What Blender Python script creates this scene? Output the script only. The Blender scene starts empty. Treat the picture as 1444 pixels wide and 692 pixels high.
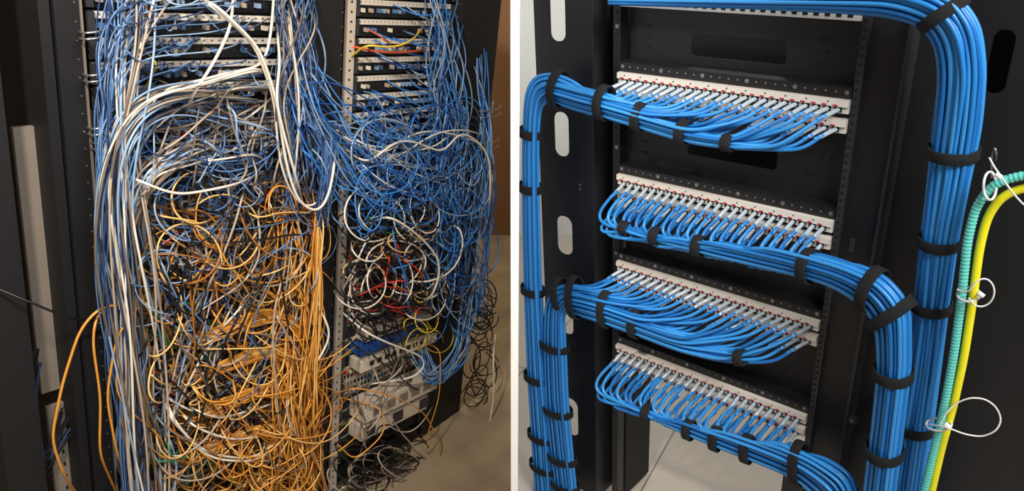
import bpy, math, random
import numpy as np
random.seed(7); np.random.seed(7)
R=random.uniform
F=1080.0; CX=722.0; CY=346.0; PITCH=math.radians(25)
CAM=np.array([0.0,0.0,1.62])
AX=np.array([1.0,0,0]); FW=np.array([0,math.cos(PITCH),-math.sin(PITCH)]); DN=-np.array([0,math.sin(PITCH),math.cos(PITCH)])
def lin(c):
    c=c/255.0
    return c/12.92 if c<=0.04045 else ((c+0.055)/1.055)**2.4
def nrm(v): return v/np.linalg.norm(v)
def ray(px,py): return AX*((px-CX)/F)+DN*((py-CY)/F)+FW
def proj(p):
    q=np.asarray(p)-CAM; z=q@FW
    return CX+F*(q@AX)/z, CY+F*(q@DN)/z
class Frame:
    def __init__(s,hvp,vvp,hs,a,b,dist):
        s.h=nrm(ray(*hvp))*hs; v=nrm(ray(*vvp)); s.v=nrm(v-(v@s.h)*s.h)
        s.n=np.cross(s.h,s.v); 
        ra=ray(*a)
        if s.n@ra>0: s.n=-s.n
        rb=ray(*b); t=(ra@s.n)/(rb@s.n); L=np.linalg.norm(rb*t-ra)
        s.O=CAM+ra*dist/L
    def P(s,px,py,d=0):
        r=ray(px,py); t=((s.O+s.n*d-CAM)@s.n)/(r@s.n); return CAM+r*t
    def st(s,px,py,d=0):
        q=s.P(px,py,d)-s.O; return q@s.h,q@s.v
    def W(s,a,t,d=0): return s.O+s.h*a+s.v*t+s.n*d
LF=Frame((1600,60),(450,3100),1,(110,300),(470,258),0.60)
RF=Frame((-636,-86),(916,2730),-1,(878,100),(1203,140),0.482)

# ---------- materials ----------
def mat(name,rgb,rough=.5,metal=0,noise=0.0,scale=30,bump=0.0,rgb2=None,coat=0):
    m=bpy.data.materials.new(name); m.use_nodes=True; nt=m.node_tree; b=nt.nodes['Principled BSDF']
    c=[lin(x) for x in rgb]+[1]
    b.inputs['Roughness'].default_value=rough; b.inputs['Metallic'].default_value=metal
    b.inputs['Coat Weight'].default_value=coat
    tc=nt.nodes.new('ShaderNodeTexCoord'); nz=nt.nodes.new('ShaderNodeTexNoise'); nz.inputs['Scale'].default_value=scale; nz.inputs['Detail'].default_value=4
    nt.links.new(tc.outputs['Object'],nz.inputs['Vector'])
    mx=nt.nodes.new('ShaderNodeMix'); mx.data_type='RGBA'
    c2=[lin(x) for x in rgb2]+[1] if rgb2 else [min(1,x*(1-noise)) for x in c[:3]]+[1]
    mx.inputs[6].default_value=c; mx.inputs[7].default_value=c2
    nt.links.new(nz.outputs['Fac'],mx.inputs[0]); nt.links.new(mx.outputs[2],b.inputs['Base Color'])
    if bump:
        bp=nt.nodes.new('ShaderNodeBump'); bp.inputs['Strength'].default_value=bump; bp.inputs['Distance'].default_value=.002
        nt.links.new(nz.outputs['Fac'],bp.inputs['Height']); nt.links.new(bp.outputs['Normal'],b.inputs['Normal'])
    return m
M={}
def mk(k,*a,**kw): M[k]=mat(k,*a,**kw); return M[k]
mk('black_powder_coat',(28,28,30),.42,noise=.3,scale=60,bump=.1)
mk('black_paint',(15,15,18),.6,noise=.3,scale=40)
mk('dark_recess',(12,12,14),.7,noise=.2)
mk('dark_steel',(62,62,66),.4,.3,noise=.3)
mk('cable_blue_bright',(56,152,228),.33,noise=.15,scale=12)
mk('cable_blue_mid',(40,134,212),.33,noise=.15,scale=12)
mk('cable_blue_deep',(26,114,192),.36,noise=.15,scale=12)
mk('velcro',(20,20,23),.9,noise=.3,scale=200,bump=.5)
mk('white_plastic',(228,222,212),.45,noise=.08)
mk('clear_plug',(185,200,212),.2,.1,noise=.15,scale=80)
mk('red_label',(190,40,50),.5)
mk('zinc',(170,168,165),.32,.8,noise=.2)
mk('yellow_sheath',(252,240,35),.4,noise=.05)
mk('teal_conduit',(104,212,200),.4,noise=.08)
mk('nylon_white',(235,235,232),.35,noise=.05)
mk('panel_light',(206,194,178),.45,.1,noise=.2,scale=12)
mk('panel_gray',(138,128,118),.45,.2,noise=.25,scale=12)
mk('w_blue',(82,120,168),.4,noise=.2); mk('w_blue2',(34,60,106),.4,noise=.2); mk('w_blue3',(140,168,200),.35,noise=.2)
mk('w_elec',(50,128,210),.4,noise=.2); mk('w_elec2',(26,78,158),.4,noise=.2)
mk('w_gray',(176,160,144),.4,noise=.2); mk('w_gray2',(108,96,86),.4,noise=.2); mk('w_white',(220,212,198),.38,noise=.1)
mk('w_orange',(214,146,56),.42,noise=.2); mk('w_orange2',(158,98,36),.42,noise=.2); mk('w_orange3',(230,184,110),.42,noise=.15)
mk('w_black',(20,20,24),.4,noise=.2); mk('w_red',(200,50,45),.4); mk('w_green',(30,135,85),.4); mk('w_yellow',(215,185,50),.4); mk('w_or_red',(225,90,40),.4)
mk('led_green',(60,220,90),.4)

# ---------- builders ----------
def link(ob): bpy.context.scene.collection.objects.link(ob)
def finish(ob,parent=None):
    me=ob.data; n=len(me.vertices); co=np.empty(n*3,dtype=np.float32); me.vertices.foreach_get('co',co); co=co.reshape(-1,3)
    c=(co.max(0)+co.min(0))/2; co-=c; me.vertices.foreach_set('co',co.ravel()); me.update(); ob.location=c.tolist()
    link(ob)
    if parent is not None:
        ob.parent=parent; ob.location=[c[i]-parent.location[i] for i in range(3)]
    return ob
def empty(name,loc):
    e=bpy.data.objects.new(name,None); e.location=[float(x) for x in loc]; e.empty_display_size=.1; link(e); return e
class MB:
    def __init__(s,name): s.name=name; s.v=[]; s.f=[]; s.m=[]; s.mats=[]
    def mi(s,k):
        if k not in s.mats: s.mats.append(k)
        return s.mats.index(k)
    def hexa(s,p,k):
        b=len(s.v); s.v+= [tuple(map(float,x)) for x in p]; i=s.mi(k)
        for f in ((0,3,2,1),(4,5,6,7),(0,1,5,4),(1,2,6,5),(2,3,7,6),(3,0,4,7)): s.f.append([b+x for x in f]); s.m.append(i)
    def fbox(s,fr,a0,a1,t0,t1,d0,d1,k):
        W=fr.W; s.hexa([W(a0,t0,d0),W(a1,t0,d0),W(a1,t1,d0),W(a0,t1,d0),W(a0,t0,d1),W(a1,t0,d1),W(a1,t1,d1),W(a0,t1,d1)],k)
    def box(s,x0,x1,y0,y1,z0,z1,k):
        s.hexa([(x0,y0,z0),(x1,y0,z0),(x1,y1,z0),(x0,y1,z0),(x0,y0,z1),(x1,y0,z1),(x1,y1,z1),(x0,y1,z1)],k)
    def cyl(s,c,ax,r,hgt,k,n=12):
        ax=nrm(np.asarray(ax)); u=nrm(np.cross(ax,[.3,.9,.1])); w=np.cross(ax,u); b=len(s.v); i=s.mi(k)
        for e in (0,1):
            for j in range(n):
                th=2*math.pi*j/n; s.v.append(tuple(map(float,c+ax*hgt*e+(u*math.cos(th)+w*math.sin(th))*r)))
        s.f.append([b+j for j in range(n)]); s.m.append(i); s.f.append([b+n+j for j in range(n)]); s.m.append(i)
        for j in range(n): s.f.append([b+j,b+(j+1)%n,b+n+(j+1)%n,b+n+j]); s.m.append(i)
    def plate_hole(s,fr,a0,a1,t0,t1,d0,d1,holes,k):
        i=s.mi(k); holes=sorted(holes,key=lambda h:h[2])
        cuts=[t0]
        for q,h in enumerate(holes):
            cuts.append((h[3]+holes[q+1][2])/2 if q+1<len(holes) else t1)
        for q,h in enumerate(holes):
            T0,T1=cuts[q],cuts[q+1]; ha0,ha1,ht0,ht1,r=h
            inner=[]; 
            for (cx,cy,st0) in ((ha1-r,ht0+r,-90),(ha1-r,ht1-r,0),(ha0+r,ht1-r,90),(ha0+r,ht0+r,180)):
                for e in range(7):
                    th=math.radians(st0+15*e); inner.append((cx+r*math.cos(th),cy+r*math.sin(th)))
            outer=[]
            cor=[(a1,T0),(a1,T1),(a0,T1),(a0,T0)]
            for c4 in range(4):
                C0=cor[c4]
                for e in range(7):
                    x,y=inner[c4*7+e]
                    if e==3: outer.append(C0)
                    elif c4==0: outer.append((x,T0) if e<3 else (a1,y))
                    elif c4==1: outer.append((a1,y) if e<3 else (x,T1))
                    elif c4==2: outer.append((x,T1) if e<3 else (a0,y))
                    else: outer.append((a0,y) if e<3 else (x,T0))
            n=28
            b=len(s.v)
            for dd in (d0,d1):
                for (x,y) in inner: s.v.append(tuple(map(float,fr.W(x,y,dd))))
                for (x,y) in outer: s.v.append(tuple(map(float,fr.W(x,y,dd))))
            for j in range(n):
                j2=(j+1)%n
                for o in (0,2*n): s.f.append([b+o+j,b+o+j2,b+o+n+j2,b+o+n+j]); s.m.append(i)
                s.f.append([b+j,b+j2,b+2*n+j2,b+2*n+j]); s.m.append(i)
                s.f.append([b+n+j,b+n+j2,b+3*n+j2,b+3*n+j]); s.m.append(i)
    def done(s,parent=None,smooth=False,bevel=0):
        me=bpy.data.meshes.new(s.name); me.from_pydata(s.v,[],s.f)
        for k in s.mats: me.materials.append(M[k])
        me.polygons.foreach_set('material_index',s.m); 
        if smooth: me.polygons.foreach_set('use_smooth',[True]*len(me.polygons))
        me.update(); ob=bpy.data.objects.new(s.name,me); finish(ob,parent)
        import bmesh
        bm=bmesh.new(); bm.from_mesh(me); bmesh.ops.recalc_face_normals(bm,faces=bm.faces); bm.to_mesh(me); bm.free()
        if bevel:
            md=ob.modifiers.new('bevel','BEVEL'); md.width=bevel; md.segments=2; md.limit_method='ANGLE'
        return ob
def smooth_path(c,step=7.0,it=12):
    c=np.asarray(c,float); seg=np.hypot(np.diff(c[:,0]),np.diff(c[:,1]))+np.abs(np.diff(c[:,2]))*300+1e-6
    L=np.concatenate([[0],np.cumsum(seg)]); n=max(4,int(L[-1]/step)); q=np.linspace(0,L[-1],n)
    p=np.stack([np.interp(q,L,c[:,j]) for j in range(3)],1)
    for _ in range(it): p[1:-1]=.25*p[:-2]+.5*p[1:-1]+.25*p[2:]
    return p
class Tubes:
    def __init__(s,name,fr,res=1): s.name=name; s.fr=fr; s.res=res; s.t=[]; s.mats=[]
    def add(s,pts,r,k,smooth=None,step=7.0,it=12,raw=False):
        if k not in s.mats: s.mats.append(k)
        if raw: w=np.asarray(pts,float)
        else:
            p=smooth_path(pts,step,it); w=np.array([s.fr.P(*q) for q in p])
            if s.fr is LF: w[:,0]=np.minimum(w[:,0],-.012)
        s.t.append((w,r,s.mats.index(k)))
    def done(s,parent=None):
        cu=bpy.data.curves.new(s.name,'CURVE'); cu.dimensions='3D'; cu.bevel_depth=1.0; cu.bevel_resolution=s.res; cu.use_fill_caps=True; cu.twist_mode='MINIMUM'
        for k in s.mats: cu.materials.append(M[k])
        for w,r,m in s.t:
            sp=cu.splines.new('POLY'); n=len(w); sp.points.add(n-1)
            sp.points.foreach_set('co',np.concatenate([w,np.ones((n,1))],1).ravel().astype(np.float32))
            rr=np.full(n,r,dtype=np.float32) if np.isscalar(r) else np.asarray(r,dtype=np.float32)
            sp.points.foreach_set('radius',rr); sp.material_index=m; sp.use_smooth=True
        tmp=bpy.data.objects.new('tmp',cu); link(tmp)
        dg=bpy.context.evaluated_depsgraph_get(); me=bpy.data.meshes.new_from_object(tmp.evaluated_get(dg))
        bpy.data.objects.remove(tmp); me.name=s.name
        if len(me.materials)==0:
            for k in s.mats: me.materials.append(M[k])
        ob=bpy.data.objects.new(s.name,me); return finish(ob,parent)

# =====================================================  RIGHT SIDE: tidy cabinet
r0,rt0=RF.st(878,100); rW=.482
def RT(py,px=878): return RF.st(px,py)[1]
def floor_t(fr,s,d=0):
    a=fr.W(s,0,d)[2]; return -a/fr.v[2]
tTop=RT(-120)
rack=empty('network_cabinet',(RF.W(.24,floor_t(RF,.24),-.2)))
b=MB('frame')
tb=floor_t(RF,.2,-.05)-.01
sL=RF.st(868,100)[0]
b.fbox(RF,sL-.006,sL+.012,tTop,tb,-.03,.0,'black_powder_coat')
b.fbox(RF,sL-.052,sL-.006,tTop,tb,-.20,-.07,'dark_recess')
b.fbox(RF,rW+.002,rW+.014,tTop,tb,-.02,.012,'dark_steel')
b.fbox(RF,rW+.014,rW+.075,tTop,tb,-.05,.0,'black_powder_coat')
b.fbox(RF,rW+.075,rW+.08,tTop,tb,-.05,.012,'dark_steel')
b.fbox(RF,rW-.05,rW+.002,RT(575),tb,-.06,-.035,'black_powder_coat')
for i in range(66):
    t=tTop+.02+i*.0148
    b.fbox(RF,sL,sL+.007,t,t+.007,-.001,.0008,'zinc' if i%9==4 else 'dark_recess')
    b.fbox(RF,rW+.004,rW+.010,t,t+.006,.011,.0128,'dark_recess')
b.done(rack)
b=MB('vertical_cable_manager')
mL=RF.st(756,190)[0]; mR=RF.st(834,190)[0]
hs=[]
for (x0,y0,x1,y1) in ((776,-10,797,58),(782,158,802,220),(786,305,807,358),(790,425,808,470),(795,562,815,612)):
    a0,_=RF.st(x0,(y0+y1)/2,-.01); a1,_=RF.st(x1,(y0+y1)/2,-.01); xm=(x0+x1)/2
    h0=RF.st(xm,y0,-.01)[1]; h1=RF.st(xm,y1,-.01)[1]; hs.append((a0,a1,h0,h1,(a1-a0)*.45))
b.plate_hole(RF,mL,mR,tTop,tb,-.012,-.01,hs,'black_powder_coat')
b.fbox(RF,mR-.002,mR+.001,tTop,tb,-.12,-.008,'dark_steel')
b.fbox(RF,mR,sL-.05,tTop,tb,-.13,-.12,'dark_recess')
for py in (262,268): 
    q=RF.st(815,py); b.cyl(RF.W(q[0],q[1],-.01),RF.n,.003,.002,'zinc')
b.done(rack)
b=MB('side_panel')
pR=rW+.08
hx=RF.st(1385,90)[0]; hx1=RF.st(1418,90)[0]; q0=RF.st(1400,48)[1]; q1=RF.st(1400,142)[1]
b.plate_hole(RF,pR,pR+.42,tTop,floor_t(RF,pR,-.05)-.01,-.05,-.046,[(hx,hx1,q0,q1,(hx1-hx)*.48)],'black_powder_coat')
b.fbox(RF,hx-.05,hx1+.05,q0-.05,q1+.05,-.12,-.11,'dark_recess')
q=RF.st(1203,590); b.fbox(RF,q[0]-.008,q[0]+.008,q[1]-.008,q[1]+.008,-.0,.008,'dark_steel'); b.cyl(RF.W(q[0],q[1],.008),RF.n,.004,.002,'zinc')
q=RF.st(1203,345); b.fbox(RF,q[0]-.006,q[0]+.004,q[1]-.014,q[1]+.014,-.0,.004,'dark_steel')
b.done(rack)
b=MB('blanking_panels')
tA=RT(28)
o=[RF.st(975,68,-.03)[0],RF.st(1110,68,-.03)[0],RF.st(975,46,-.03)[1],RF.st(975,70,-.03)[1]+.012]
b.plate_hole(RF,.0,rW,tA-.05,RT(100),-.032,-.03,[(o[0],o[1],o[2],o[3],.008)],'black_powder_coat')
o=[RF.st(970,205,-.03)[0],RF.st(1098,205,-.03)[0],RF.st(970,193,-.03)[1],RF.st(970,212,-.03)[1]+.008]
b.plate_hole(RF,.0,rW,RT(100),RT(236),-.032,-.03,[(o[0],o[1],o[2],o[3],.008)],'black_powder_coat')
b.fbox(RF,0,rW,RT(236),RT(362),-.032,-.03,'black_powder_coat')
b.fbox(RF,0,rW,RT(362),RT(482),-.032,-.03,'black_powder_coat')
b.fbox(RF,-.02,rW+.03,tTop,RT(380),-.30,-.29,'dark_recess')
for py in (36,52,66,200,215):
    t=RT(py)
    for s in (.03,.40):
        b.fbox(RF,s,s+.018,t,t+.004,-.03,-.027,'black_powder_coat')
b.done(rack)

def patch_panel(name,py,rows=2):
    t=RT(py); e=empty(name,RF.W(rW/2,t,0)); b=MB('panel_body')
    b.fbox(RF,.0,rW,t-.020,t-.001,-.028,.012,'black_powder_coat')
    b.fbox(RF,.002,rW-.002,t-.001,t+.062,-.028,.004,'dark_recess')
    for k in range(rows):
        tt=t+k*.036
        b.fbox(RF,.0,rW,tt,tt+.012,.0,.022,'white_plastic')
        b.fbox(RF,.0,rW,tt+.012,tt+.025,.0,.016,'white_plastic')
        for i in range(24):
            s=.008+i*(rW-.016)/24
            b.fbox(RF,s+.002,s+.016,tt+.0145,tt+.0235,.0155,.0168,'dark_recess')
            b.fbox(RF,s+.001,s+.009,tt+.0088,tt+.0118,.0215,.0226,'red_label')
            if i%2==0: b.fbox(RF,s+.010,s+.0125,tt+.003,tt+.0055,.0215,.0226,'dark_recess')
    for i in range(26):
        s=.008+i*(rW-.016)/25
        b.cyl(RF.W(s,t-.012,.012),RF.n,.0018 if i%5 else .0042,.0012,'zinc' if i%5==0 else 'panel_gray',8)
    b.done(e); return t
T1=patch_panel('patch_panel',99); T2=patch_panel('patch_panel',242); T3=patch_panel('patch_panel',364); T4=patch_panel('patch_panel',481)
b=MB('patch_panel'); t=RT(2)
b.fbox(RF,0,rW,t-.03,t+.008,-.02,.01,'white_plastic')
for i in range(24):
    s=.008+i*(rW-.016)/24; b.fbox(RF,s+.003,s+.012,t-.006,t+.003,.0,.0108,'dark_recess')
b.done()

GA=math.pi*(3-math.sqrt(5))
def disc(N):
    o=[]
    for k in range(N):
        r=math.sqrt((k+.5)/N); o.append((.5+.5*r*math.cos(GA*k),r*math.sin(GA*k)))
    o.sort(); return o
class Ribbon:
    def __init__(s,rows): s.r=rows
    def pt(s,j,w,dz):
        a=s.r[j]; return (a[0]+(a[2]-a[0])*w, a[1]+(a[3]-a[1])*w, a[4]+a[5]*dz)
def strap(mb,fr,rib,x,y,wmin=0.0,wmax=1.0,width=.021,k='velcro',grow=1.1):
    best=None
    for j in range(len(rib.r)-1):
        for f in np.linspace(0,1,15):
            wm=(wmin+wmax)/2
            p=np.array(rib.pt(j,wm,0))*(1-f)+np.array(rib.pt(j+1,wm,0))*f
            dd=(p[0]-x)**2+(p[1]-y)**2
            if best is None or dd<best[0]: best=(dd,j,f)
    _,j,f=best
    def wp(w,g): 
        return fr.P(*(np.array(rib.pt(j,w,0))*(1-g)+np.array(rib.pt(j+1,w,0))*g))
    A=wp(wmin,f);B=wp(wmax,f); c=(A+B)/2; T=nrm(wp((wmin+wmax)/2,min(1,f+.05))-wp((wmin+wmax)/2,max(0,f-.05)))
    X=(B-A)/2; X=X-(X@T)*T; rx=np.linalg.norm(X)*grow+.003; X=nrm(X); Z=np.cross(T,X)
    rz=(rib.r[j][5]*(1-f)+rib.r[j+1][5]*f)*grow*(1 if wmax-wmin>.8 else .8)+.004
    n=28; prof=[(-.5,-.0025),(-.5,0),(-.42,.0012),(.42,.0012),(.5,0),(.5,-.0025)]; b0=len(mb.v); i=mb.mi(k)
    for (u,o) in prof:
        for q in range(n):
            th=2*math.pi*q/n; mb.v.append(tuple(map(float,c+T*u*width+X*(rx+o)*math.cos(th)+Z*(rz+o)*math.sin(th))))
    for a in range(len(prof)):
        a2=(a+1)%len(prof)
        for q in range(n):
            q2=(q+1)%n; mb.f.append([b0+a*n+q,b0+a*n+q2,b0+a2*n+q2,b0+a2*n+q]); mb.m.append(i)
BL=['cable_blue_bright','cable_blue_bright','cable_blue_mid','cable_blue_deep']
def fan(tpan,rib,going,straps,rad=.0037):
    e=empty('blue_cable_bundle',RF.P(rib.r[0][0],rib.r[0][1],.05))
    tb_=Tubes('cables',RF,2); pl=Tubes('rj45_plugs',RF,0)
    N=48; lanes=disc(N)
    order=[]
    for i in range(24):
        for k in (0,1): order.append((i,k))
    for idx,(i,k) in enumerate(order):
        w,dz=lanes[idx]
        s=.008+(i+.5)*(rW-.016)/24; t=tpan+.019+k*.036
        p0=RF.W(s,t,.016); px,py=proj(p0)
        j=R(-2.5,2.5)
        if going=='left':
            e1=(px-24+j,py+13+R(-2,2),.052); e0=(px,py,.017); mid=(px-14,py+7,.040)
            c=[e1,(px-48+j,py+27+k*3,.07)]
            rr=[rib.pt(q,w,dz) for q in range(len(rib.r))]
            c+= [q for q in rr if q[0]<px-86-12*k or q[1]>py+200]
        else:
            e1=(px-15+j,py+17+R(-2,2),.05); e0=(px,py,.017); mid=(px-8,py+9,.036)
            c=[e1,(px-36+j,py+38,.072),(px-41+j,py+56-4*k,.085)]
            rr=[rib.pt(q,w,dz) for q in range(len(rib.r))]
            c+= [q for q in rr if q[0]>px-8 or q[1]>py+150]
        tb_.add(c,rad,random.choice(BL),it=14,step=6)
        pl.add([e0,mid,e1],.0050,'clear_plug',step=8,it=2)
        pl.add([(e1[0]+6,e1[1]-4,.046),e1,(e1[0]*2-mid[0]+2,e1[1]*2-mid[1]-2,.058)],.0043,'cable_blue_mid',step=8,it=1)
    tb_.done(e); pl.done(e)
    mb=MB('velcro_straps')
    for s_ in straps: strap(mb,RF,rib,*s_)
    mb.done(e,smooth=True)
D=.085
rib1=Ribbon([(1100,168,1095,210,D,.016),(1040,160,1030,210,D,.018),(980,150,970,202,D,.02),(920,136,905,182,D,.022),(860,119,853,166,D,.025),(805,107,798,152,D,.025),(770,98,774,140,D,.025),(750,104,766,136,D,.024),(740,128,762,150,D,.02),(737,200,759,200,D,.018),(737,300,760,300,D,.018),(739,400,763,400,D,.018),(743,520,770,520,D,.02),(748,600,777,600,D,.02),(754,700,783,700,D,.02),(758,780,787,780,D,.02)])
fan(T1,rib1,'left',[(786,128),(850,146,.15),(904,165,.35),(963,182,.5),(1027,197,.66),(746,186),(748,265),(752,408),(758,530),(763,615),(766,660)])
rib3=Ribbon([(1090,465,1085,512,D,.016),(1030,456,1020,511,D,.018),(970,442,960,497,D,.02),(910,424,900,474,D,.022),(860,406,850,456,D,.025),(815,395,808,443,D,.025),(788,396,790,434,D,.024),(768,418,796,450,D,.022),(766,480,798,480,D,.022),(768,560,801,560,D,.022),(776,640,808,640,D,.022),(784,700,814,700,D,.022),(790,780,820,780,D,.022)])
fan(T3,rib3,'left',[(790,415),(812,420),(855,438,.2),(898,452,.4),(1045,492,.72),(782,488),(786,575),(793,645),(797,682)])
rib2=Ribbon([(880,326,885,290,D,.014),(940,346,950,306,D,.018),(1000,361,1010,320,D,.02),(1060,375,1075,334,D,.022),(1120,389,1140,350,D+.01,.024),(1170,403,1200,368,D+.025,.026),(1210,428,1250,388,D+.04,.028),(1234,458,1284,428,D+.045,.03),(1237,520,1284,520,D+.04,.03),(1229,600,1274,600,D+.04,.03),(1216,700,1262,700,D+.04,.03),(1208,780,1252,780,D+.04,.03)])
fan(T2,rib2,'right',[(868,312,0,.3),(925,330,0,.4),(985,345,0,.5),(1140,372,0,.9),(1228,408),(1258,438),(1256,528),(1240,632)],.0038)
rib4=Ribbon([(885,574,890,540,D,.014),(945,605,960,566,D,.018),(1010,632,1025,590,D,.02),(1070,655,1085,610,D,.022),(1120,676,1150,636,D+.01,.024),(1158,712,1205,668,D+.02,.026),(1172,780,1222,750,D+.02,.026)])
fan(T4,rib4,'right',[(908,585,0,.35),(968,608,0,.45),(1008,622,0,.55),(1050,640,0,.65),(1122,660,0,1)],.0038)
ribB=Ribbon([(860,6,860,-16,.05,.012),(1050,11,1050,-18,.06,.015),(1180,17,1190,-32,.075,.025),(1250,22,1272,-36,.085,.03),(1302,36,1346,-14,.085,.032),(1322,66,1382,32,.085,.033),(1325,110,1391,100,.085,.033),(1317,180,1382,180,.08,.032),(1308,260,1367,260,.075,.03),(1299,340,1350,340,.07,.028),(1290,430,1338,430,.065,.027),(1278,520,1326,520,.06,.027),(1266,600,1314,600,.06,.027),(1252,700,1300,700,.06,.027),(1242,780,1290,780,.06,.027)])
e=empty('blue_cable_bundle',RF.P(1330,300,.08)); tb_=Tubes('cables',RF,2)
for w,dz in disc(60):
    c=[np.array(ribB.pt(q,w,dz))+[R(-1.6,1.6),R(-1.2,1.2),R(-.003,.003)] for q in range(len(ribB.r))]
    tb_.add(c,.0039,random.choice(BL),it=10,step=8)
tb_.done(e); mb=MB('velcro_straps')
for s_ in [(1340,12),(1347,215),(1324,342),(1310,428),(1293,602)]: strap(mb,RF,ribB,*s_,width=.019)
mb.done(e,smooth=True)
t_=Tubes('yellow_fiber_cable',RF,4)
t_.add([(1500,262,.12),(1444,264,.12),(1412,276,.12),(1392,305,.12),(1381,350,.12),(1372,420,.12),(1360,500,.12),(1345,570,.12),(1328,630,.12),(1312,700,.12),(1300,780,.12)],.0066,'yellow_sheath',it=6); t_.done()
c=[(1500,246,.13),(1444,246,.13),(1402,258,.13),(1376,290,.13),(1364,340,.13),(1356,420,.13),(1345,500,.13),(1332,570,.13),(1318,630,.13),(1301,700,.13),(1288,780,.13)]
p=smooth_path(c,7,6); w=np.array([RF.P(*q) for q in p]); 
seg=np.linalg.norm(np.diff(w,axis=0),axis=1); L=np.concatenate([[0],np.cumsum(seg)]); q=np.arange(0,L[-1],.0012)
w2=np.stack([np.interp(q,L,w[:,j]) for j in range(3)],1); rr=.0066+.0005*np.sin(q*2*math.pi/.0062)
t_=Tubes('teal_corrugated_conduit',RF,4); t_.add(w2,rr,'teal_conduit',raw=True); t_.done()
def ziptie(pts,head,ring):
    t_=Tubes('zip_tie',RF,2); t_.add(pts,.0014,'nylon_white',it=26,step=2)
    x,y,rx,ry=ring
    t_.add([(x+rx*math.cos(a),y+ry*math.sin(a),.13+.02*math.sin(a*1.0)) for a in np.linspace(0,2*math.pi,40)],.0020,'nylon_white',it=1,step=2)
    t_.add([(head[0]-4,head[1]-3,.15),(head[0]+4,head[1]+3,.15)],.0042,'nylon_white',it=0); t_.done()
ziptie([(1395,222,.14),(1402,236,.14),(1410,246,.15),(1425,268,.15),(1444,290,.14),(1470,300,.14)],(1408,248),(1396,262,9,20))
ziptie([(1350,408,.15),(1366,414,.16),(1374,398,.16),(1388,390,.155),(1400,398,.15),(1404,412,.15),(1398,427,.15),(1385,434,.15),(1372,430,.16),(1366,420,.16)],(1383,415),(1366,415,16,10))
ziptie([(1310,598,.14),(1335,602,.16),(1360,612,.15),(1385,616,.14),(1405,608,.14),(1413,592,.13),(1406,574,.13),(1390,562,.13),(1368,560,.14),(1348,568,.14),(1334,582,.15),(1326,598,.15)],(1336,600),(1324,598,18,9))
t_=Tubes('wire_hook',RF,2); t_.add([(1398,250,.0),(1398,215,.03),(1402,203,.05),(1406,215,.05),(1404,225,.03)],.002,'zinc',it=3); t_.done()

# =====================================================  LEFT SIDE : messy racks
def LS(px,py=150,d=0): return LF.st(px,py,d)[0]
def LT(py,px=160): return LF.st(px,py)[1]
ltop=LT(-130)
U=.0445
A0,A1=LS(84),LS(122); B0,B1=LS(412),LS(476); C0,C1=LS(478),LS(491); D0,D1=LS(628),LS(688)
def rackframe(name,s0,s1,s2,s3,zinc=None):
    e=empty(name,LF.W((s0+s3)/2,floor_t(LF,(s0+s3)/2,-.3),-.3)); b=MB('frame')
    fl=floor_t(LF,(s0+s3)/2,0)-.01
    b.fbox(LF,s0,s1,ltop,fl,-.06,.01,'black_paint'); b.fbox(LF,s2,s3,ltop,fl,-.06,.01,'black_paint')
    b.fbox(LF,s0,s0+.012,ltop,fl,-.6,-.05,'black_paint'); b.fbox(LF,s3-.012,s3,ltop,fl,-.6,-.05,'black_paint')
    b.fbox(LF,s0,s3,ltop,fl,-.62,-.6,'dark_recess')
    b.fbox(LF,s0,s3,fl-.05,fl,-.6,.0,'black_paint')
    b.fbox(LF,s1-.004,s1,ltop,fl,.008,.0125,'panel_gray')
    for i in range(60):
        t=ltop+.03+i*.032
        b.cyl(LF.W(s1-.012,t,.01),LF.n,.0016,.002,'zinc',6); b.cyl(LF.W(s2+.008,t,.01),LF.n,.0016,.002,'panel_gray',6)
    b.done(e)
rackframe('server_rack',A0,A1,B0,B1-.001)
rackframe('server_rack',C0,C0+.004,D0,D1)
b=MB('rack_mounting_rail'); fl=floor_t(LF,C0,0)-.01
b.fbox(LF,C0+.005,C1,ltop,fl,-.03,.014,'panel_light')
for i in range(90): 
    t=ltop+.02+i*.0222; b.fbox(LF,C0+.013,C0+.018,t,t+.005,.012,.0145,'dark_recess')
b.done()
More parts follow.
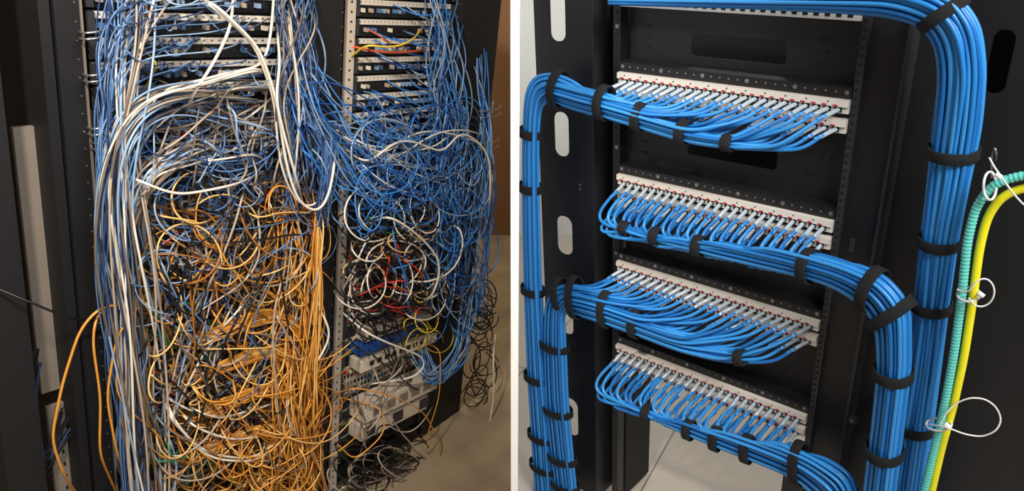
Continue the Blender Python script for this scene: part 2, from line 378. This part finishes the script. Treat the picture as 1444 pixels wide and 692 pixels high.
def gear(kind,s0,s1,t,hU=1):
    h=U*hU-.003
    nm={'patch':'patch_panel','switch':'network_switch','light':'network_switch','gray':'server','black':'server'}[kind]
    b=MB(nm); body={'patch':'w_black','switch':'panel_gray','light':'panel_light','gray':'panel_gray','black':'black_paint'}[kind]
    dp=-.04 if kind=='patch' else -.35
    b.fbox(LF,s0,s1,t,t+h,dp,.004,body)
    w=(s1-s0-.02)/24
    if kind=='patch':
        b.fbox(LF,s0,s1,t+.002,t+.014,.003,.008,'w_white')
        for i in range(24):
            s=s0+.01+i*w; b.fbox(LF,s+.002,s+w-.003,t+.019,t+.032,.003,.006,'dark_recess')
            b.fbox(LF,s+.003,s+w-.008,t+.005,t+.009,.0078,.0086,'panel_gray')
            if random.random()<.6: b.fbox(LF,s+.003,s+w-.006,t+.021,t+.030,.005,.02,random.choice(['w_white','w_blue3','w_gray','w_blue']))
    elif kind in('switch','light'):
        for k in (0,1):
            for i in range(24):
                s=s0+.01+i*w; b.fbox(LF,s+.002,s+w-.003,t+.006+k*.018,t+.018+k*.018,.003,.0052,'dark_recess')
                if random.random()<.55: b.fbox(LF,s+.004,s+w-.005,t+.008+k*.018,t+.016+k*.018,.004,.016,random.choice(['w_white','w_blue','w_gray','w_red','w_white']))
    elif kind in('gray','black'):
        for i in range(14):
            s=s0+.02+i*(s1-s0-.04)/14; b.fbox(LF,s,s+.018,t+.01,t+h-.012,.003,.006,'dark_recess')
        for i in range(4): b.fbox(LF,s0+.006+i*.006,s0+.009+i*.006,t+.004,t+.007,.004,.006,'led_green')
        b.fbox(LF,s0,s1,t,t+.003,.003,.007,'panel_light' if kind=='gray' else 'panel_gray')
    b.fbox(LF,s0-.004,s0+.008,t+.002,t+h-.002,.004,.012,'dark_steel'); b.fbox(LF,s1-.008,s1+.004,t+.002,t+h-.002,.004,.012,'dark_steel')
    b.done(bevel=0)
k1=['patch','patch','patch','patch','patch','patch','light','light','patch','gray','light','gray','switch','light','light','gray','black','light','black','black','light','black','black','light','black','gray','black','black','black','black','black','black']
t=LT(-60)
for i,k in enumerate(k1):
    if t+i*U+U<floor_t(LF,B0)-.06: gear(k,A1+.012,B0-.012,t+i*U)
k2=['patch']*9+['switch','patch','black','gray','light','black','switch','gray','light','gray','light','black','gray','black','light','light','black','black','black','black','black']
for i,k in enumerate(k2):
    if t+i*U+U<floor_t(LF,D0)-.06: gear(k,C1+.006,D0-.012,t+i*U)
b=MB('server_chassis')
s0,tt=LF.st(492,560); s1=LF.st(594,535)[0]
b.fbox(LF,s0,s1,tt,tt+.055,-.1,.07,'panel_light'); b.fbox(LF,s0,s1-.03,tt+.07,tt+.12,-.1,.06,'panel_light')
for i in range(6): b.fbox(LF,s0+.03+i*.05,s0+.065+i*.05,tt+.012,tt+.04,.069,.072,'panel_gray')
for i in range(3): b.fbox(LF,s0+.01+i*.11,s0+.05+i*.11,tt+.076,tt+.11,.059,.063,'dark_steel')
b.done(bevel=.002)
b=MB('network_switch'); s0,tt=LF.st(492,480)
b.fbox(LF,s0,s0+.25,tt,tt+.03,-.1,.05,'w_elec2'); b.fbox(LF,s0+.02,s0+.28,tt-.04,tt-.004,-.1,.045,'panel_light')
b.fbox(LF,s0,s0+.30,tt+.045,tt+.08,-.1,.055,'panel_light')
for i in range(8): b.fbox(LF,s0+.03+i*.024,s0+.046+i*.024,tt-.026,tt-.012,.044,.047,'dark_recess'); b.fbox(LF,s0+.03+i*.028,s0+.046+i*.028,tt+.052,tt+.066,.054,.057,'dark_recess')
b.done(bevel=.002)
e=empty('equipment_cabinet',LF.W(A0-.2,floor_t(LF,A0-.2,-.3),-.3)); b=MB('cabinet_frame')
fl=floor_t(LF,A0-.15,0)-.01
x0=LS(-60); b.fbox(LF,x0,LS(6),ltop,fl,-.1,.0,'black_paint')
b.fbox(LF,x0,A0-.004,ltop,fl,-.42,-.4,'dark_recess')
b.fbox(LF,A0-.022,A0-.004,ltop,fl,-.4,.004,'black_paint')
p0=LF.st(18,180,-.06); p1=LF.st(50,180,-.06); b.fbox(LF,p0[0],p1[0],p0[1],LF.st(30,565,-.06)[1],-.07,-.06,'panel_gray')
p0=LF.st(66,575,-.05); p1=LF.st(98,575,-.05); b.fbox(LF,p0[0],p1[0],p0[1],fl,-.06,-.05,'panel_gray')
for i in range(12): b.fbox(LF,p0[0]+.02,p0[0]+.024,p0[1]+.02+i*.03,p0[1]+.028+i*.03,-.051,-.048,'dark_recess')
b.done(e)
t_=Tubes('wire_cable_ring',LF,1)
for (x,y) in ((112,45),(118,105),(124,180),(128,200),(150,235),(455,170),(468,215),(672,155),(670,200),(136,300),(142,380),(148,460)):
    for k in (0,1):
        o=k*9
        t_.add([(x,y+o,.01),(x+3,y+o+2,.07),(x+28,y+o,.08),(x+34,y+o-4,.07),(x+32,y+o-6,.01)],.0020,'zinc',it=2,step=5)
t_.done()

class Fam:
    def __init__(s,name,mats,r,res=1): s.t=Tubes(name,LF,res); s.m=mats; s.r=r
    def path(s,c,j=0,r=None,it=14,m=None,tuck=True):
        c=[(x+R(-j,j),y+R(-j,j),d) for x,y,d in c]
        if tuck:
            c[0]=(c[0][0],c[0][1],.004); c[-1]=(c[-1][0],c[-1][1],.004)
        s.t.add(c,(r or s.r)*R(.85,1.15),m or random.choice(s.m),it=it,step=5.5)
    def wavy(s,c,amp,**k):
        # densify the path and add a slow sideways wander so the cable hangs loosely
        p=smooth_path(c,22,3); n=len(p); f1,f2=R(0,6.3),R(0,6.3); w1,w2=R(5,14),R(4,12)
        u=np.linspace(0,1,n); p[:,0]+=amp*np.sin(w1*u+f1); p[:,1]+=amp*.6*np.sin(w2*u+f2); p[:,2]=np.clip(p[:,2]+.02*np.sin(w2*u+f1),.012,.17)
        s.path([tuple(q) for q in p],0,it=8,**k)
    def wander(s,p,q,sag=0,amp=10,n=5,d=(.03,.12),r=None,m=None):
        d0=R(*d); c=[]; a1,a2=R(-1,1),R(-1,1); f1,f2=R(0,6.3),R(0,6.3); w1,w2=R(3,8),R(3,8)
        nn=max(6,n*2)
        for i in range(nn+1):
            f=i/nn; k=math.sin(math.pi*f)**.5 if 0<f<1 else 0
            c.append((p[0]+(q[0]-p[0])*f+amp*1.7*k*a1*math.sin(w1*f+f1),p[1]+(q[1]-p[1])*f+sag*4*f*(1-f)+amp*1.7*k*a2*math.sin(w2*f+f2),min(.16,max(.012,d0+.02*math.sin(w2*f+f1)))))
        s.path(c,0,r,m=m,it=8)
    def droop(s,p,w,dep,n=1,**k):
        q=(p[0]+w,p[1]+R(-15,15)); s.wander(p,q,dep,6,n=6,**k)
    def loop(s,x,y,rx,ry,turn=1.3,d=(.03,.13),r=None,m=None):
        a0=R(0,6.28); d0=R(*d); n=int(12*turn)+4; c=[]; sg=random.choice((-1,1)); tl=R(-.6,.6)
        for i in range(n+1):
            f=i/n; a=a0+sg*f*turn*6.283; k=1+.35*f; X=rx*k*math.cos(a); Y=ry*k*math.sin(a)
            c.append((x+X*math.cos(tl)-Y*math.sin(tl),y+X*math.sin(tl)+Y*math.cos(tl),d0+.02*math.sin(a)))
        s.path(c,0,r,m=m,it=5)
# --- slate blue
f=Fam('tangled_blue_cables',['w_blue','w_blue','w_blue2','w_blue2','w_blue3'],.0015)
for i in range(80):
    x=R(175,388); y=random.choice([-12,22,55,88,118,150,182,210])+R(-5,5); xe=R(136,172); dd=R(.03,.12)
    if random.random()<.45: x=R(170,230)
    f.wavy([(x,y,.012),(x-4,y+R(4,12),dd),(x-R(20,40),y+R(8,20),dd),(xe+20,y+R(5,30),dd),(xe,y+R(35,70),dd),(xe+R(-6,10),y+R(100,170),dd),(xe+R(0,30),y+R(200,420),dd)],4)
for i in range(45):
    x=R(165,385); y=random.choice([-12,22,55,88,118,150,182,210,240])+R(-5,5); f.wander((x,y),(x+R(-80,80),y+R(-3,8)),R(5,30),4)
for i in range(45): f.wander((R(170,390),R(160,260)),(R(170,390),R(180,300)),R(0,45),10)
for i in range(50):
    x=R(388,444); f.wavy([(x,R(-40,60),.05),(R(388,450),R(80,140),.08),(R(390,455),R(180,340),.08)],9)
for i in range(22):
    x=R(140,205); f.wavy([(x,-40,.06),(R(140,190),150,.09),(R(145,210),R(300,740),.09)],10)
for i in range(22):
    o=R(-14,26); f.wavy([(R(260,380),R(100,200),.02),(R(230,270),130+o,.09),(190+o,150+o,.12),(165+o,190+o,.12),(150+o,270,.12),(156+o,400,.12),(175+o,560,.1),(195+o,760,.1)],9)
for i in range(40): f.wander((R(180,460),R(200,420)),(R(180,460),R(260,640)),R(0,40),14)
for i in range(36): f.loop(R(200,440),R(170,460),R(14,50),R(14,50),R(.4,.9))
for i in range(24): f.path([(R(390,420),R(20,120),.05),(R(430,450),R(150,190),.1),(R(455,480),R(170,240),.12),(R(440,470),R(260,330),.12),(R(400,440),R(280,360),.1)],4)
f.t.done()
# --- electric blue rack 2
f=Fam('tangled_blue_cables',['w_elec','w_elec','w_elec2','w_blue3','w_blue'],.0018)
for i in range(30):
    x=R(500,600); y=R(5,165); xe=R(604,640); f.wander((x,y),(xe,y+R(5,40)),R(3,10),3,n=3,d=(.02,.07))
for i in range(46):
    x=R(604,652); f.wavy([(x,R(-40,150),.04),(R(600,665),R(170,220),.08),(R(600,690),R(230,400),.08)],10)
for i in range(95):
    x=R(488,670); y=R(165,290); f.wander((x,y),(R(488,696),R(170,320)),R(0,60),14)
for i in range(90): f.loop(R(505,662),R(190,290),R(14,42),R(20,60),R(.5,1.0))
for i in range(40):
    x=R(610,692); w=R(10,50); y=R(140,260); dp=R(100,230); f.wavy([(x,y,.05),(x+R(-4,4),y+dp*.6,.08),(x-w*.4,y+dp,.1),(x-w,y+dp*.7,.08),(x-w+R(-6,6),y+R(0,60),.05)],5)
for i in range(24): f.loop(R(610,668),R(280,430),R(12,28),R(25,55),R(.4,.8))
for i in range(44): f.wander((R(395,440),R(40,220)),(R(485,640),R(170,330)),R(-10,70),12,d=(.05,.13))
for i in range(8): f.wavy([(676+R(-6,6),80+R(-20,20),.03),(R(682,695),180,.08),(R(684,698),260,.08),(R(675,694),360,.08),(R(650,685),R(420,480),.08)],5)
for i in range(16): f.path([(R(560,600),R(440,480),.06),(R(600,625),R(530,550),.1),(R(640,665),R(480,520),.1),(R(650,680),R(330,400),.08)],5)
for i in range(14): f.wander((R(490,600),R(300,400)),(R(500,640),R(320,440)),R(0,30),12)
f.t.done()
# --- gray
f=Fam('tangled_gray_cables',['w_gray','w_gray','w_gray2','w_gray2','w_white','w_blue3'],.0021,1)
for i in range(11):
    o=R(-26,30); f.wavy([(215+o+R(-20,20),-40,.06),(190+o,50,.1),(178+o,110,.12),(172+o,200,.12),(176+o,300,.12),(186+o,400,.12),(196+o,500,.1),(208+o,600,.1),(222+o,760,.1)],12)
for i in range(14):
    o=R(-16,24); f.wavy([(R(320,400),R(105,150),.02),(R(250,300),128+o,.09),(205+o,140+o,.12),(172+o,175+o,.13),(150+o,250,.13),(152+o,340,.13),(170+o,460,.12),(190+o,620,.12),(205+o,760,.12)],9)
for i in range(24): f.wander((R(170,390),R(110,180)),(R(165,400),R(150,290)),R(-20,40),9)
for i in range(20):
    f.path([(R(300,390),R(190,260),.03),(R(240,290),R(190,225),.1),(R(190,225),R(230,260),.12),(R(170,200),R(290,330),.1),(R(190,230),R(380,430),.1)],6)
for i in range(34): f.wander((R(175,430),R(230,420)),(R(190,440),R(480,740)),R(0,30),20,n=5)
for i in range(30): f.droop((R(180,280),R(400,620)),R(80,200),R(20,90))
for i in range(26): f.loop(R(200,430),R(240,640),R(20,60),R(20,70),R(.4,.8))
for i in range(16): f.wander((R(395,445),R(-30,40)),(R(385,455),R(220,300)),0,14,n=5)
for i in range(10): f.wander((R(150,200),R(300,500)),(R(170,240),R(600,740)),0,16,n=5)
f.t.done()
# --- white
f=Fam('white_patch_cables',['w_white'],.0026,2)
WH=[[(385,-20),(383,40),(375,95),(330,100),(280,112),(230,125),(190,160),(175,230)],
[(330,-20),(325,40),(300,90),(270,135),(255,180)],
[(255,-20),(300,10),(360,60),(385,140),(395,230),(415,285),(440,300),(462,270),(472,225),(462,190)],
[(388,20),(396,90),(388,140),(402,200),(420,260),(430,295)],
[(462,175),(500,200),(540,215),(590,180),(640,190),(680,200),(694,240)],
[(470,200),(520,235),(560,195),(600,205),(625,222),(650,180),(690,215),(692,290),(680,330)],
[(500,330),(545,300),(590,330),(625,370),(610,420),(575,430)],
[(605,320),(650,318),(655,350),(640,385),(600,400),(560,390)],
[(480,440),(520,470),(560,490),(610,505),(590,530),(520,540)],
[(478,420),(500,380),(520,330),(560,320)],
[(230,215),(270,230),(320,225),(360,215),(385,235)],
[(160,240),(190,250),(250,275),(330,262),(370,240)],
[(160,215),(180,205),(200,190),(240,180)],
[(400,110),(360,95),(280,120),(215,135),(170,180),(150,260),(165,380),(190,520)],
[(400,125),(340,120),(260,145),(200,200),(180,300),(200,420)],
[(445,400),(450,440),(470,470),(440,520),(400,560)],
[(240,560),(270,600),(330,625),(380,610),(400,570)],
[(220,520),(240,590),(290,640),(360,650),(410,600),(440,540)],
[(380,640),(395,600),(430,620),(460,680),(450,740)],
[(700,470),(694,500),(697,560),(686,620),(695,670),(698,740)]]
for k,c in enumerate(WH):
    for rep in range(2 if k in (2,13,17) else 1):
        d0=R(.09,.15); f.path([(x+rep*5,y+rep*4,d0) for x,y in c],2+rep*3,it=22)
for i in range(26): f.loop(R(500,650),R(290,430),R(15,38),R(12,38),R(.5,.9),r=.0020)
for i in range(14): f.wander((R(465,520),R(170,260)),(R(540,692),R(180,280)),R(-10,50),14,r=.0020)
f.t.done()
# --- orange
f=Fam('tangled_orange_cables',['w_orange','w_orange','w_orange2','w_orange3'],.0018)
for i in range(34): f.wander((R(185,440),R(230,400)),(R(185,450),R(300,560)),R(0,60),14)
for i in range(80): f.droop((R(190,350),R(260,620)),R(60,190),R(15,85))
for i in range(56): f.wavy([(R(388,445),R(240,500),.05),(R(385,455),R(480,560),.1),(R(370,462),R(600,760),.1)],12)
for i in range(50): f.wander((R(225,440),R(430,690)),(R(240,462),R(470,760)),R(5,50),16)
for i in range(110): f.wander((R(310,450),R(570,690)),(R(300,462),R(580,740)),R(0,25),12)
for i in range(80): f.loop(R(220,440),R(270,670),R(14,55),R(18,60),R(.4,.9))
for y0 in (470,520,575,630):
    for i in range(18): 
        a=R(-9,9); f.path([(R(225,250),y0+22+a,.02),(280,y0+10+a,.09),(330,y0-10+a,.1),(385,y0-30+a,.1),(425,y0-R(10,40)+20,.1),(435+R(-12,12),y0+60,.08)],3)
for i in range(14): f.path([(R(410,440),R(230,280),.05),(R(440,455),R(300,380),.12),(R(430,455),R(400,480),.12),(R(420,450),R(520,600),.12),(R(430,460),R(640,720),.1)],5)
f.path([(210,395,.05),(175,430,.1),(140,432,.12),(112,465,.12),(88,540,.12),(72,620,.12),(90,670,.12),(125,720,.12)],0,r=.0026)
f.path([(215,400,.05),(190,440,.12),(165,470,.12),(150,560,.12),(165,640,.12),(200,730,.12)],0,r=.0024)
f.path([(160,432,.05),(135,445,.12),(130,480,.12),(142,560,.12),(140,640,.12),(180,730,.12)],0,r=.0022)
for i in range(10): f.wander((R(165,185),R(430,470)),(R(170,240),R(600,740)),0,16,n=5)
for i in range(20): f.loop(R(510,600),R(300,420),R(10,35),R(10,30),R(.4,.9),r=.0017)
f.path([(460,560,.06),(500,545,.12),(560,560,.13),(600,580,.13),(625,640,.12),(600,690,.12),(540,740,.1)],0)
f.path([(480,560,.06),(540,575,.12),(545,610,.13),(500,650,.13),(470,620,.1)],0)
f.path([(585,480,.06),(622,490,.1),(620,560,.12),(600,620,.12),(612,690,.12)],0)
f.t.done()
# --- black
f=Fam('tangled_black_cables',['w_black'],.0022)
for i in range(70): f.wander((R(175,440),R(180,640)),(R(180,460),R(230,740)),R(0,40),14)
for i in range(50): f.loop(R(500,630),R(290,470),R(12,40),R(10,35),R(.4,1.0))
for i in range(30): f.wander((R(490,560),R(280,500)),(R(540,640),R(300,560)),R(0,40),14)
for i in range(34): f.loop(R(500,600),R(620,700),R(15,40),R(8,22),R(.6,1.2),d=(.02,.1))
for i in range(24): f.loop(R(665,688),R(400,560),R(8,18),R(10,28),R(.6,1.2),d=(.0,.05))
f.t.done()
f=Fam('tangled_gray_cables',['w_gray2','w_gray2','w_gray'],.0022)
for i in range(20): f.loop(R(500,580),R(640,710),R(15,38),R(8,22),R(.5,1.1),d=(.04,.12))
for i in range(12): f.wander((R(480,600),R(430,600)),(R(490,620),R(560,680)),R(0,30),10)
f.t.done()
# --- accents
f=Fam('colored_patch_cables',['w_red','w_green','w_yellow','w_or_red'],.0018)
f.path([(495,65,.03),(525,72,.08),(560,75,.08),(605,70,.03)],0,m='w_or_red',r=.0026)
f.path([(492,82,.03),(520,60,.09),(545,70,.09),(580,60,.09),(596,38,.06)],0,m='w_yellow',r=.0024)
f.path([(515,40,.03),(540,52,.08),(560,75,.08)],0,m='w_or_red')
for i in range(9): f.wander((R(492,560),R(390,450)),(R(560,610),R(390,460)),R(-10,10),8,m='w_red')
for i in range(5): f.wander((R(490,560),R(270,330)),(R(560,610),R(290,350)),R(0,20),8,m='w_green')
for i in range(6): f.wander((R(180,260),R(400,520)),(R(300,400),R(420,520)),R(0,20),12,m='w_green')
for i in range(10): f.wander((R(200,260),R(600,650)),(R(250,360),R(610,700)),R(0,20),10,m='w_green')
for i in range(8): f.loop(R(585,615),R(400,500),R(8,20),R(10,25),.8,m='w_yellow',r=.0017)
for i in range(5): f.wander((R(195,240),R(500,560)),(R(220,280),R(520,560)),4,6,m='w_or_red',r=.0026)
f.path([(195,340,.02),(230,345,.08),(255,330,.1),(250,300,.1)],0,m='w_red')
f.path([(190,60,.02),(225,90,.08),(200,130,.1)],0,m='w_yellow')
for i in range(8): f.wander((R(510,560),R(320,380)),(R(560,600),R(330,420)),R(-15,15),10,m='w_red')
f.t.done()
f=Fam('dark_blue_cables',['w_blue2','w_black','w_black'],.002)
for i in range(10): f.path([(R(40,60),500+R(-20,20),-.04),(R(35,50),R(550,590),-.03),(R(50,70),R(640,680),-.03),(R(80,100),R(560,620),-.03)],4,tuck=False)
f.path([(-20,400,.03),(40,425,.05),(100,450,.06),(170,455,.1)],0,m='w_black')
f.t.done()
b=MB('cable_tag'); s,tt=LF.st(652,498,.05); b.fbox(LF,s-.03,s+.03,tt-.008,tt+.008,.05,.052,'w_orange3'); b.done()

# =====================================================  ROOM
def wallmat(k,rgb,rgb2,scale=3,rough=.8,bump=.1): mk(k,rgb,rough,scale=scale,rgb2=rgb2,bump=bump)
wallmat('painted_white',(236,236,234),(228,228,226)); wallmat('brown_wall',(160,122,88),(136,104,76))
wallmat('concrete',(172,154,126),(104,92,76),scale=9,bump=.4)
mk('ceiling_paint',(215,212,205),.9,scale=3,noise=.05)
m=bpy.data.materials.new('floor_tiles'); m.use_nodes=True; nt=m.node_tree; bs=nt.nodes['Principled BSDF']; bs.inputs['Roughness'].default_value=.3
tc=nt.nodes.new('ShaderNodeTexCoord'); mp=nt.nodes.new('ShaderNodeMapping'); mp.inputs['Rotation'].default_value=(0,0,.5); br=nt.nodes.new('ShaderNodeTexBrick')
br.offset=0; br.inputs['Scale'].default_value=1; br.inputs['Brick Width'].default_value=.6; br.inputs['Row Height'].default_value=.6; br.inputs['Mortar Size'].default_value=.003
br.inputs['Color1'].default_value=(*[lin(x) for x in (190,180,168)],1); br.inputs['Color2'].default_value=(*[lin(x) for x in (184,174,162)],1); br.inputs['Mortar'].default_value=(*[lin(x) for x in (120,118,115)],1)
nt.links.new(tc.outputs['Object'],mp.inputs[0]); nt.links.new(mp.outputs[0],br.inputs[0]); nt.links.new(br.outputs[0],bs.inputs['Base Color']); M['floor_tiles']=m
XP0,XP1=-.0022,.0118; YB=3.6
b=MB('added_divider'); b.box(XP0,XP1,1.2,YB,0,3.0,'painted_white'); b.done()  # added divider strip between the two halves, no real wall; also blocks light across
b=MB('floor'); b.box(-3,(XP0+XP1)/2,-1.5,YB,-.05,0,'concrete'); b.box((XP0+XP1)/2,3,-1.5,YB,-.05,0,'floor_tiles'); b.done()
b=MB('ceiling'); b.box(-3,3,-1.5,YB,3.0,3.05,'ceiling_paint'); b.done()
b=MB('wall_back'); b.box(-3,(XP0+XP1)/2,YB,YB+.1,0,3,'brown_wall'); b.box((XP0+XP1)/2,3,YB,YB+.1,0,3,'painted_white'); b.done()
b=MB('wall_left'); b.box(-3.1,-3,-1.5,YB,0,3,'brown_wall'); b.done()
b=MB('wall_right'); b.box(3,3.1,-1.5,YB,0,3,'painted_white'); b.done()
from mathutils import Vector
def area(name,loc,target,size,power,col):
    l=bpy.data.lights.new(name,'AREA'); l.size=size; l.energy=power; l.color=col; o=bpy.data.objects.new(name,l); o.location=loc
    o.rotation_euler=(Vector(target)-Vector(loc)).to_track_quat('-Z','Y').to_euler(); link(o)
def spot(name,loc,target,ang,power,col,rad):
    l=bpy.data.lights.new(name,'SPOT'); l.spot_size=math.radians(ang); l.spot_blend=1; l.energy=power; l.color=col; l.shadow_soft_size=rad; o=bpy.data.objects.new(name,l); o.location=loc
    o.rotation_euler=(Vector(target)-Vector(loc)).to_track_quat('-Z','Y').to_euler(); link(o)
spot('light_left',(-.45,.2,2.35),LF.P(390,270).tolist(),80,178,(1,.88,.74),.07)
area('light_right',(.9,-.3,2.75),(.6,1.5,1.0),.9,70,(1,.98,.96))
area('light_right_back',(.9,2.7,2.95),(.8,2.9,0),.8,18,(1,1,1))
area('light_left_back',(-.4,2.9,2.95),(-.3,3.3,0),.5,30,(1,.85,.65))
w=bpy.data.worlds.new('world'); bpy.context.scene.world=w; w.use_nodes=True; w.node_tree.nodes['Background'].inputs[0].default_value=(1,.97,.94,1); w.node_tree.nodes['Background'].inputs[1].default_value=.2
cd=bpy.data.cameras.new('camera'); cd.sensor_width=36; cd.lens=36*F/1444; cd.clip_start=.05; co=bpy.data.objects.new('camera',cd); co.location=CAM.tolist(); co.rotation_euler=(math.pi/2-PITCH,0,0); link(co)
bpy.context.scene.camera=co
try: bpy.context.scene.view_settings.view_transform='Standard'
except Exception as ex: print(ex)
